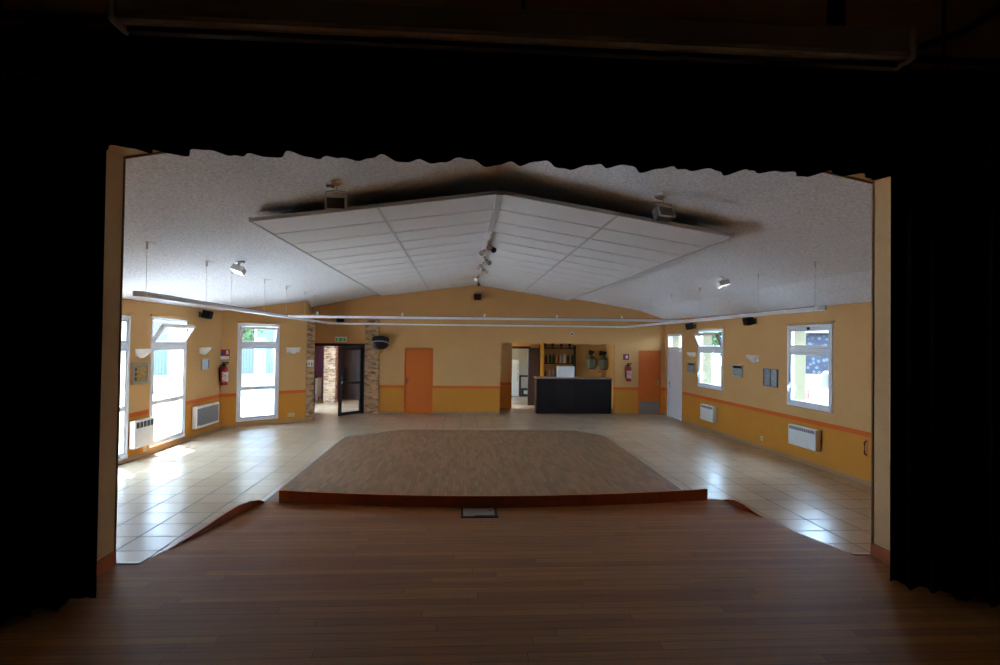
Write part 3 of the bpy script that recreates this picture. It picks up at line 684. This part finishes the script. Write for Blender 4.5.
socket(WL, WL.u(XL, 10.55), .08, 1, 'ivory power socket below the slotted heater on the left wall')
socket(WR, WR.u(6.13, 11.3), .17, 1, 'ivory power socket low on the right wall between the heaters')
t = thing('grab_bar', 'narrow dark upright grab bar on the right wall beside the stage', 'grab bar', WR.at(WR.u(6.18, 8.34), .43), WR.rz)
obj('plate', B(-.03, .03, .001, .01, 0, .27, .003), 'skirt_o', t); obj('grip', MB().tube([(0, .01, .03), (0, .04, .05), (0, .04, .22), (0, .01, .24)], .012), 'darkwood', t)
# ------------------------------------------------------------------ wall loudspeakers
def speaker_parts(t):
    T = Matrix.Translation((0, .16, 0)) @ Matrix.Rotation(-.25, 4, 'X')
    obj('cabinet', B(-.105, .105, -.08, .07, -.085, .085, .02, T), 'black', t); obj('grille', B(-.095, .095, .07, .077, -.075, .075, .004, T), plain('speaker_grille', (24,24,25), .8) if 'speaker_grille' not in bpy.data.materials else bpy.data.materials['speaker_grille'], t)
    obj('bracket', MB().box(-.04, .04, .001, .012, -.06, .06).tube([(0, .01, 0), (0, .09, 0)], .018), 'darkgrey', t)
sp0 = None
for loc, rz, lab in ((WL.at(WL.u(XL, 12.55), 2.60), WL.rz, 'black wall loudspeaker high on the left wall near the corner'), ((-3.45, 16.7, 2.64), PI, 'black wall loudspeaker high above the entrance door'), ((.44, 16.7, 3.40), PI, 'black wall loudspeaker under the roof ridge on the back wall'),
                     (WR.at(WR.u(6.075, 14.55), 2.58), WR.rz, 'black wall loudspeaker beside the white far door, high up'), (WR.at(WR.u(6.125, 11.58), 2.61), WR.rz, 'black wall loudspeaker between the right windows, high up')):
    if sp0 is None: sp0 = thing('wall_speaker', lab, 'loudspeaker', loc, rz, 'black wall loudspeakers'); speaker_parts(sp0)
    else: dup(sp0, loc, rz, lab, 'black wall loudspeakers')
# black bowl on the brick pillar
t = thing('wall_basket', 'black half-round basket with pale rim on the right brick pillar', 'basket', (-2.30, 16.7, 1.86), PI)
T = Matrix.Translation((0, .27, .14)) @ Matrix.Rotation(.35, 4, 'X')
obj('bowl', MB().lathe([(0, -.14), (.12, -.13), (.2, -.07), (.235, .0), (.25, .16), (.235, .16), (.2, .0), (.1, -.08), (0, -.1)], 24, T), 'black', t, True)
obj('rim_band', MB().lathe([(.24, -.012), (.252, -.012), (.255, .018), (.243, .018)], 24, T), 'frame_s', t)
obj('inner_lid', MB().lathe([(0, .17), (.15, .19), (.235, .15), (.2, .1), (0, .1)], 20, T), 'black', t, True)
obj('wall_bracket', MB().tube([(0, .0, -.12), (.0, .2, .02)], .02).tube([(0, .0, .05), (0, .2, .05)], .02).box(-.05, .05, 0, .015, -.16, .1), 'yellow', t)

# ------------------------------------------------------------------ suspended acoustic ceiling
ny, fy, rx, rzp = 6.18, 16.05, .39, 3.71
t = thing('suspended_ceiling', 'white gabled acoustic ceiling raft hung under the roof ridge', 'acoustic ceiling', (rx, ny, 0))
Lp = fy-ny
for s, W_, zd, nm in ((-1, 2.62, .375, 'left'), (1, 2.60, .40, 'right')):
    a_ = math.atan2(zd, W_); sl = math.hypot(W_, zd)
    R_ = Matrix.Translation((0, 0, rzp)) @ Matrix.Rotation(s*a_, 4, 'Y')
    edges = (.015, sl*.5, sl)
    for c in range(2):
        x0, x1 = edges[c]+.008, edges[c+1]-.008
        rowsN = 14
        mb = MB(); dy_ = Lp/rowsN
        for k in range(rowsN):
            y0_, y1_ = k*dy_+.016, (k+1)*dy_-.016
            xs = sorted((s*x0, s*x1)); mb.box(xs[0], xs[1], y0_, y1_, 0, .03, mat=R_)
        obj('panel_field', mb, 'acoustic', t)
    xs = sorted((s*.012, s*sl))
    obj('backing_sheet', B(xs[0], xs[1], .0, Lp, .018, .035, mat=R_), plain('raft_backing', (40,40,42), .9) if 'raft_backing' not in bpy.data.materials else bpy.data.materials['raft_backing'], t)
    fr = MB()
    fr.box(xs[0], xs[1], -.02, 0, -.004, .036, mat=R_); fr.box(xs[0], xs[1], Lp, Lp+.02, -.004, .04, mat=R_)
    xe = sorted((s*sl, s*(sl+.02))); fr.box(xe[0], xe[1], -.02, Lp+.02, -.006, .045, mat=R_)
    xm = s*sl*.5; fr.box(xm-.014, xm+.014, 0, Lp, -.006, .02, mat=R_)
    obj('edge_frame', fr, plain('raft_frame', (190,190,192), .5) if 'raft_frame' not in bpy.data.materials else bpy.data.materials['raft_frame'], t)
    for yy in (.6, Lp*.5, Lp-.5):
        xx = s*sl*.5; p = R_ @ Vector((xx, yy, .03)); h = ceil_z(rx+p.x)-p.z
        obj('hanger', MB().tube([p, (p.x, p.y, p.z+h+.005)], .008, 6), 'chrome', t)
obj('ridge_strip', B(-.035, .035, -.02, Lp+.02, rzp-.02, rzp+.02), bpy.data.materials['raft_frame'], t)
# track with spotlights along the raft ridge
t = thing('spotlight_track', 'white spotlight track with small spots under the raft ridge', 'track light', (rx, 8.2, rzp-.021))
obj('rail', B(-.02, .02, 0, 6.6, -.035, 0, .004), 'white', t)
for k, (yy, sx, dark) in enumerate(((.5, .0, 0), (.75, 1, 1), (1.1, -1, 0), (2.2, 1, 0), (2.9, -1, 0), (3.6, 1, 0), (5.0, -1, 0), (6.2, .2, 0))):
    st = obj('spotlight', MB().box(-.02, .02, yy-.05, yy+.05, -.06, -.035, .004).tube([(0, yy, -.06), (.03*sx, yy, -.11)], .008, 6).tube([(.03*sx+.0, yy+.05, -.09), (.09*sx, yy-.08, -.16)], [.03, .045], 12), 'black' if dark else 'chrome', t)
# ------------------------------------------------------------------ suspended lighting rails
def rail(name, pts, w, label, wires, wmat='rail', point=.13):
    t = thing(name, label, 'light rail'); a_, b_ = Vector(pts[0]), Vector(pts[1]); d = b_-a_; L = d.length; rz = math.atan2(d.y, d.x); pit = math.atan2(d.z, math.hypot(d.x, d.y))
    T = Matrix.Translation(a_) @ Matrix.Rotation(rz, 4, 'Z') @ Matrix.Rotation(-pit, 4, 'Y')
    obj('profile', B(0, L, -w/2, w/2, 0, .035, .006, T), wmat, t); obj('top_channel', B(.0, L, -w/2+.012, w/2-.012, .035, .045, 0, T), 'raildark', t)
    obj('diffuser', B(.04, L-.04, -w/2+.015, w/2-.015, -.012, 0, .003, T), 'white', t)
    obj('end_cap', MB().prism([(0, -w/2-.004), (0, w/2+.004), (-.4*point, w/2), (-point, .01), (-point, -.01), (-.4*point, -w/2)], -.014, .046, T), 'white', t); obj('end_cap', MB().prism([(L, -w/2-.004), (L, w/2+.004), (L+.03, w/2), (L+.03, -w/2)], -.014, .046, T), 'white', t)
    for s in wires:
        p = T @ Vector((s*L, 0, .045)); zc = ceil_z(p.x)
        wr = obj('suspension_wire', MB().tube([p, (p.x, p.y, zc-.07)], .0028, 5), 'rail', t)
        obj('ceiling_hook', MB().lathe([(0, zc-.08), (.012, zc-.08), (.012, zc-.02), (.022, zc+.004), (0, zc+.004)], 10, Matrix.Translation((p.x, p.y, 0))).tube([(p.x+.01, p.y, zc-.01), (p.x+.10, p.y, zc-.015)], .004, 5), 'rail', wr)
    return t
lf_a, lf_b = (-3.57, 6.62, 2.562), (-3.57, 15.85, 2.535)
rail('light_rail', (lf_a, lf_b), .13, 'long white suspended light rail along the left side of the hall', (.010, .175, .27, .43, .57, .72, .81))
rail('light_rail', ((4.58, 7.05, 2.575), (4.58, 15.3, 2.56)), .13, 'long white suspended light rail along the right side of the hall', (.012, .185, .45, .63, .79))
rail('light_rail', ((-3.46, 11.75, 2.548), (4.47, 11.2, 2.566)), .08, 'nearer suspended grey rail crossing the hall', (), 'rail', .02)
rail('light_rail', ((-3.46, 15.7, 2.53), (4.47, 15.2, 2.545)), .05, 'farther thin white rail crossing the hall before the back wall', (), 'white', .02)
# small clip lamps on the nearer cross rail
for k, x in enumerate((-2.9, -1.2, .45, 1.9, 3.2)):
    yy = 11.75-.55*(x+3.5)/8.0
    t = thing('rail_clip_lamp', '%s small white clip lamp standing on the nearer cross rail' % ['leftmost', 'second from left', 'middle', 'fourth from left', 'rightmost'][k], 'clip lamp', (x, yy, 2.603), 0, 'clip lamps on the cross rail')
    obj('clip', B(-.02, .02, -.03, .03, 0, .03, .004), 'white', t); obj('head', MB().lathe([(0, .03), (.014, .03), (.02, .055), (.017, .058), (0, .045)], 12), 'white', t, True)
# ------------------------------------------------------------------ floodlights on the ceiling
def flood(x, y, label, tilt, rzv):
    zc = ceil_z(x); t = thing('ceiling_floodlight', label, 'floodlight', (x, y, zc), rzv)
    obj('ceiling_plate', MB().lathe([(0, .02), (.055, .02), (.055, -.025), (.025, -.05), (0, -.05)], 16), 'white', t)
    obj('yoke', MB().tube([(.0, 0, -.05), (0, 0, -.09), (-.105, 0, -.10), (-.105, 0, -.20)], .007, 6).tube([(0, 0, -.09), (.105, 0, -.10), (.105, 0, -.20)], .007, 6).tube([(-.10, 0, -.04), (-.02, 0, -.05)], .02, 8), 'chrome', t)
    T = Matrix.Translation((0, 0, -.21)) @ Matrix.Rotation(tilt, 4, 'X')
    h = obj('lamp_head', MB().box(-.095, .095, -.05, .05, -.06, .06, .01, T), 'darkgrey', t)
    obj('frame_rim', MB().box(-.1, .1, -.06, -.048, .05, .064, 0, T).box(-.1, .1, -.06, -.048, -.064, -.05, 0, T).box(-.1, -.086, -.06, -.048, -.05, .05, 0, T).box(.086, .1, -.06, -.048, -.05, .05, 0, T), 'reflector', h)
    obj('front_glass', B(-.086, .086, -.054, -.05, -.05, .05, 0, T), 'floodglass', h)
    return t
flood(-1.24, 5.66, 'dark floodlight hanging from the ceiling left of the raft', .25, .05)
flood(2.04, 5.72, 'dark floodlight hanging from the ceiling right of the raft', -.35, .35)
def spot_unit(x, y, rzv, label, louvre, nv):
    zc = ceil_z(x); t = thing('ceiling_lamp', label, 'ceiling lamp', (x, y, zc), rzv)
    obj('mount', MB().tube([(0, .05, .02), (0, 0, -.07)], .02, 8).box(-.06, .06, -.0, .09, -.02, .01, .005), 'white', t)
    T = Matrix.Translation((0, 0, -.12)) @ Vector((0, 0, -1)).rotation_difference(Vector(nv)).to_matrix().to_4x4()
    h = obj('housing', MB().box(-.09, .09, -.075, .075, -.045, .045, .012, T), 'white', t)
    obj('lens', B(-.08, .08, -.065, .065, -.05, -.044, 0, T), 'lampglass', h)
    if louvre: obj('louvre', MB().box(-.045, -.033, -.07, .07, -.064, -.049, 0, T).box(-.006, .006, -.07, .07, -.064, -.049, 0, T).box(.033, .045, -.07, .07, -.064, -.049, 0, T), 'chrome', h)
spot_unit(-3.30, 8.66, .0, 'white box lamp on the ceiling left of the raft', False, (-.3, -.3, -.9))
spot_unit(4.33, 9.25, .0, 'white louvred lamp on the ceiling right of the raft', True, (.25, -.25, -.93))

# ------------------------------------------------------------------ stage dressing: curtains, rails, screen case
def curtain(path, z0, z1, amp, waves, sway=0.0, seg=160, hem=0.0):
    mb = MB(); P = [Vector(p) for p in path]; Ls = [(b_-a_).length for a_, b_ in zip(P, P[1:])]; tot = sum(Ls); rows = {0: [], 1: [], 2: [], 3: []}
    back = {0: [], 1: [], 2: [], 3: []}
    for i in range(seg+1):
        s = tot*i/seg; j = 0; q = s
        while j < len(Ls)-1 and q > Ls[j]: q -= Ls[j]; j += 1
        d = (P[j+1]-P[j]).normalized(); n = Vector((-d.y, d.x)); p = P[j]+d*q
        ph = 2*PI*waves*i/seg; irr = math.sin(ph*.37+1.3)*.35
        for r, f in enumerate((0, .33, .7, 1)):
            z = z0+(z1-z0)*f; A = amp*(1-.55*f)
            o = p+n*(A*(math.sin(ph+irr*2+.3*f)+.35*math.sin(2.3*ph+.5)))
            zz = z+(hem*math.sin(ph*.53+.7) if r == 0 else 0)
            rows[r].append(mb.b.verts.new((o.x, o.y, zz))); o2 = o+n*.006; back[r].append(mb.b.verts.new((o2.x, o2.y, zz)))
    for G in (rows, back):
        for r in range(3):
            for i in range(seg): mb.b.faces.new((G[r][i], G[r][i+1], G[r+1][i+1], G[r+1][i]))
    for r in (0, 3):
        for i in range(seg): mb.b.faces.new((rows[r][i], back[r][i], back[r][i+1], rows[r][i+1]))
    for i in (0, seg):
        for r in range(3): mb.b.faces.new((rows[r][i], rows[r+1][i], back[r+1][i], back[r][i]))
    return mb
def curtain_thing(name, label, path, z0, z1, amp, waves, railpath, zr, hem=0, seg=160):
    t = thing(name, label, 'curtain'); obj('cloth', curtain(path, z0, z1, amp, waves, seg=seg, hem=hem), 'velvet', t, True)
    return t
cl = curtain_thing('side_curtain', 'full-length black stage curtain at the left of the opening', [(-2.095, 3.47), (-2.38, 3.16), (-3.1, 2.78), (-4.2, 2.72)], .61, 3.44, .045, 17, None, 0, .006, 260)
cr = curtain_thing('side_curtain', 'full-length black stage curtain at the right of the opening', [(4.7, 2.72), (3.75, 2.80), (3.14, 3.14), (2.75, 3.50)], .61, 3.44, .045, 17, None, 0, .006, 260)
cv = curtain_thing('valance_curtain', 'black pleated valance curtain across the top of the stage opening', [(-3.1, 3.60), (3.75, 3.60)], 3.235, 3.97, .05, 26, None, 0, .012, 420)
def tabs(path, z, n, parent):
    mb = MB()
    for k in range(n):
        x = path[0][0]+(path[1][0]-path[0][0])*(k+.5)/n; y = path[0][1]+(path[1][1]-path[0][1])*(k+.5)/n
        mb.tube([(x, y, z), (x, y, z+.035), (x+.01, y+.008, z+.06)], .006, 5)
    o = obj('curtain_hooks', mb, 'darkgrey', parent); o['kind'] = 'stuff'
tabs([(-3.0, 3.60), (3.65, 3.60)], 3.94, 24, cv)
tabs([(-2.38, 3.16), (-3.1, 2.78)], 3.41, 9, cl); tabs([(3.75, 2.80), (3.14, 3.14)], 3.41, 9, cr)
def pipe(name, pts, r, label, drops):
    t = thing(name, label, 'curtain rail'); obj('pipe', MB().tube(pts, r, 10), 'black', t)
    for p in drops: obj('drop_rod', MB().tube([p, (p[0], p[1], 4.61)], .012, 6), 'black', t)
pipe('curtain_rail', [(-3.25, 3.60, 4.032), (3.85, 3.60, 4.032)], .022, 'black batten pipe carrying the pleated valance', [(-2.8, 3.60, 4.032), (.36, 3.60, 4.032), (3.2, 3.60, 4.032)])
pipe('curtain_rail', [(-2.0, 3.50, 3.49), (-2.38, 3.16, 3.49), (-3.1, 2.78, 3.49), (-4.39, 2.72, 3.49)], .016, 'curved black rail above the left stage curtain', [(-3.3, 2.77, 3.49)])
pipe('curtain_rail', [(2.66, 3.53, 3.49), (3.14, 3.14, 3.49), (3.75, 2.80, 3.49), (4.99, 2.72, 3.49)], .016, 'curved black rail above the right stage curtain', [(3.95, 2.79, 3.49)])
t = thing('screen_case', 'long pale projection screen case hung above the valance', 'screen case', (0, 0, 0))
obj('case', B(-1.78, 2.46, 2.97, 3.14, 3.70, 3.87, .03), 'casing', t); obj('slot_strip', B(-1.74, 2.42, 3.03, 3.08, 3.672, 3.70, .004), 'darkgrey', t)
obj('end_cap', B(-1.81, -1.78, 2.965, 3.145, 3.695, 3.875, .02), 'casing', t); obj('end_cap', B(2.46, 2.49, 2.965, 3.145, 3.695, 3.875, .02), 'casing', t)
obj('bracket', MB().box(-1.4, -1.36, 3.0, 3.1, 3.86, 4.61), 'darkgrey', t); obj('bracket', MB().box(2.05, 2.09, 3.0, 3.1, 3.86, 4.61), 'darkgrey', t)
t = thing('stage_brace', 'dark slanting brace beside the right end of the screen case', 'brace', (0, 0, 0))
obj('bar', MB().tube([(2.60, 3.25, 3.86), (3.05, 3.30, 4.05), (3.9, 3.4, 4.59)], .022, 8), 'black', t); obj('clamp', B(2.56, 2.64, 3.21, 3.34, 3.82, 3.90, .01), 'black', t); obj('foot', B(3.84, 3.96, 3.34, 3.46, 4.585, 4.6), 'black', t)
# floor box with its metal lid
t = thing('floor_box', 'grey metal floor box lid in the stage boards', 'floor box', (.175, 5.03, .6))
obj('rim', B(-.16, .16, -.135, .135, .0, .008, .002), 'black', t); obj('lid', MB().box(-.14, .13, -.09, .11, .008, .014, .002).box(-.14, -.04, -.11, -.09, .008, .014), plain('lid_grey', (196,198,202), .45), t); obj('finger_hole', MB().lathe([(0, .0141), (.016, .0141), (.016, .016), (0, .016)], 14, Matrix.Translation((.10, .04, 0))), 'black', t)

# ------------------------------------------------------------------ outdoors
struct('ground', mb=MB().box(-60, -6.2, -20, 60, -.30, -.14).box(-6.2, 6.7, 24.7, 60, -.30, -.14).box(-6.2, -4.6, 14.2, 24.7, -.3, -.14), mat='ground')
struct('ground_car_park', mb=B(6.7, 60, -20, 60, -.5, -.05), mat=plain('asphalt', (92,92,94), .9, var=.1, scale=6))
def building(name, loc, rz, w, d, h, wm, label, zb=0):
    t = thing(name, label, 'building', loc, rz); obj('wall', B(-w/2, w/2, -d/2, d/2, zb, h), wm, t); obj('plinth', B(-w/2-.05, w/2+.05, -d/2-.05, d/2+.05, 0, .6), 'cream', t)
    obj('roof', MB().prism([(-d/2-.4, h), (d/2+.4, h), (0, h+1.6)], -w/2-.3, w/2+.3, Matrix.Rotation(PI/2, 4, 'Z') @ Matrix.Rotation(PI/2, 4, 'X')), 'roof', t)
    return t
building('outbuilding', (-14.5, 27.5, -.14), .45, 11, 4, 4.2, 'ribs', 'pale ribbed-clad building seen through the left windows')
b = building('stone_house', (24.5, 30.0, -.05), -.75, 12, 5, 2.9, 'rub', 'dark rubble-stone house seen through the near right window')
def tree(loc, r, h, label):
    t = thing('garden_tree', label, 'tree', loc); obj('trunk', MB().tube([(0, 0, -.02), (.05, 0, h*.3), (0, .06, h*.62)], [.16, .12, .07], 10), 'bark', t, True)
    mb = MB()
    for k in range(900):
        v = Vector((random.gauss(0, 1), random.gauss(0, 1), random.gauss(0, 1))).normalized()*r*random.uniform(.35, 1); c = Vector((v.x, v.y, h*.66+v.z*.8))
        a_ = Vector((random.gauss(0, 1), random.gauss(0, 1), random.gauss(0, 1))).normalized(); b_ = a_.orthogonal().normalized(); s = r*.13
        mb.b.faces.new([mb.b.verts.new(c+a_*s), mb.b.verts.new(c+b_*s*.6), mb.b.verts.new(c-a_*s), mb.b.verts.new(c-b_*s*.6)])
    obj('crown', mb, 'foliage', t)
tree((-9.6, 24.5, -.14), 1.3, 4.4, 'green garden tree seen through the angled-wall window')
tree((10.3, 21.2, -.05), 1.2, 3.8, 'green garden tree seen through the far right window')
t = thing('roadside_sign', 'pale blue upright banner seen through the angled-wall window', 'banner', (-7.35, 21.0, -.14), .3)
obj('post', MB().tube([(0, 0, 0), (0, 0, 2.6)], .03, 8), 'steel', t); obj('banner', B(.04, .36, -.012, .012, .9, 2.3), 'signblue', t)
# parked car
t = thing('parked_car', 'white parked car seen through the near right window', 'car', (10.45, 13.42, -.05), math.radians(90))
side = [(-2.0, .35), (-2.05, .75), (-1.9, .95), (-1.1, 1.02), (-.55, 1.48), (1.2, 1.5), (1.85, 1.05), (2.0, .95), (2.05, .5), (1.95, .3)]
RX = Matrix.Rotation(PI/2, 4, 'X')
obj('body', MB().prism(side, -.82, .82, RX), 'carpaint', t)
obj('side_window', MB().prism([(-.9, 1.05), (-.48, 1.42), (.3, 1.44), (.3, 1.05)], .822, .83, RX).prism([(.36, 1.05), (.36, 1.44), (1.15, 1.44), (1.6, 1.07)], .822, .83, RX), 'cglass', t)
obj('side_window', MB().prism([(-.9, 1.05), (-.48, 1.42), (.3, 1.44), (.3, 1.05)], -.83, -.822, RX).prism([(.36, 1.05), (.36, 1.44), (1.15, 1.44), (1.6, 1.07)], -.83, -.822, RX), 'cglass', t)
def tilt_plate(p, q, off): 
    d = Vector((q[0]-p[0], 0, q[1]-p[1])); n = Vector((-d.z, 0, d.x)).normalized()*off; mb = MB()
    mb.b.faces.new([mb.b.verts.new(Vector(c)+n) for c in ((p[0], -.68, p[1]), (p[0], .68, p[1]), (q[0], .62, q[1]), (q[0], -.62, q[1]))]); return mb
obj('rear_window', tilt_plate((1.80, 1.10), (1.27, 1.46), -.006), 'cglass', t); obj('windscreen', tilt_plate((-1.05, 1.06), (-.6, 1.44), .006), 'cglass', t)
obj('tail_light', MB().box(1.86, 2.07, .55, .835, .70, .95, .01), 'taillight', t); obj('tail_light', MB().box(1.86, 2.07, -.835, -.55, .70, .95, .01), 'taillight', t)
for sx in (-1.3, 1.3):
    for sy in (-.76, .76): obj('wheel', MB().lathe([(0, -.1), (.2, -.1), (.32, -.09), (.33, 0), (.32, .09), (.2, .1), (0, .1)], 20, Matrix.Translation((sx, sy, .33)) @ RX), 'tyre', t, True)
# ------------------------------------------------------------------ daylight
w = bpy.data.worlds.new('World'); bpy.context.scene.world = w; w.use_nodes = True; nt = w.node_tree
bg = nt.nodes['Background']; bg.inputs[0].default_value = (.47, .72, 1.0, 1); bg.inputs[1].default_value = 14.0
sun = bpy.data.lights.new('Sun', 'SUN'); sun.energy = 24; sun.angle = .009; sun.color = (1, .97, .92)
so = bpy.data.objects.new('Sun', sun); C.objects.link(so); so.location = (-20, 10, 30)
so.rotation_euler = Vector((.40, -.38, -1)).to_track_quat('-Z', 'Y').to_euler()

# ------------------------------------------------------------------ camera
cam = bpy.data.cameras.new('Camera'); co = bpy.data.objects.new('Camera', cam); C.objects.link(co)
cam.sensor_width = 36; cam.lens = 36*572.15/1000; cam.clip_start = .05; cam.clip_end = 200
yaw, pitch, roll = .0666, .0168, .0137
f = Vector((math.sin(yaw)*math.cos(pitch), math.cos(yaw)*math.cos(pitch), math.sin(pitch))); r = Vector((math.cos(yaw), -math.sin(yaw), 0)); u = r.cross(f)
r2 = r*math.cos(roll)+u*math.sin(roll); u2 = u*math.cos(roll)-r*math.sin(roll)
co.matrix_world = Matrix(((r2.x, u2.x, -f.x, 0), (r2.y, u2.y, -f.y, 0), (r2.z, u2.z, -f.z, 2.1), (0, 0, 0, 1)))
S = bpy.context.scene; S.camera = co
S.view_settings.view_transform = 'Standard'; S.view_settings.look = 'None'; S.view_settings.gamma = 1; S.view_settings.exposure = 0.8
S.view_settings.use_curve_mapping = False
S.cycles.use_denoising = True; S.cycles.max_bounces = 14; S.cycles.diffuse_bounces = 8; S.cycles.transparent_max_bounces = 12; S.cycles.sample_clamp_indirect = 12
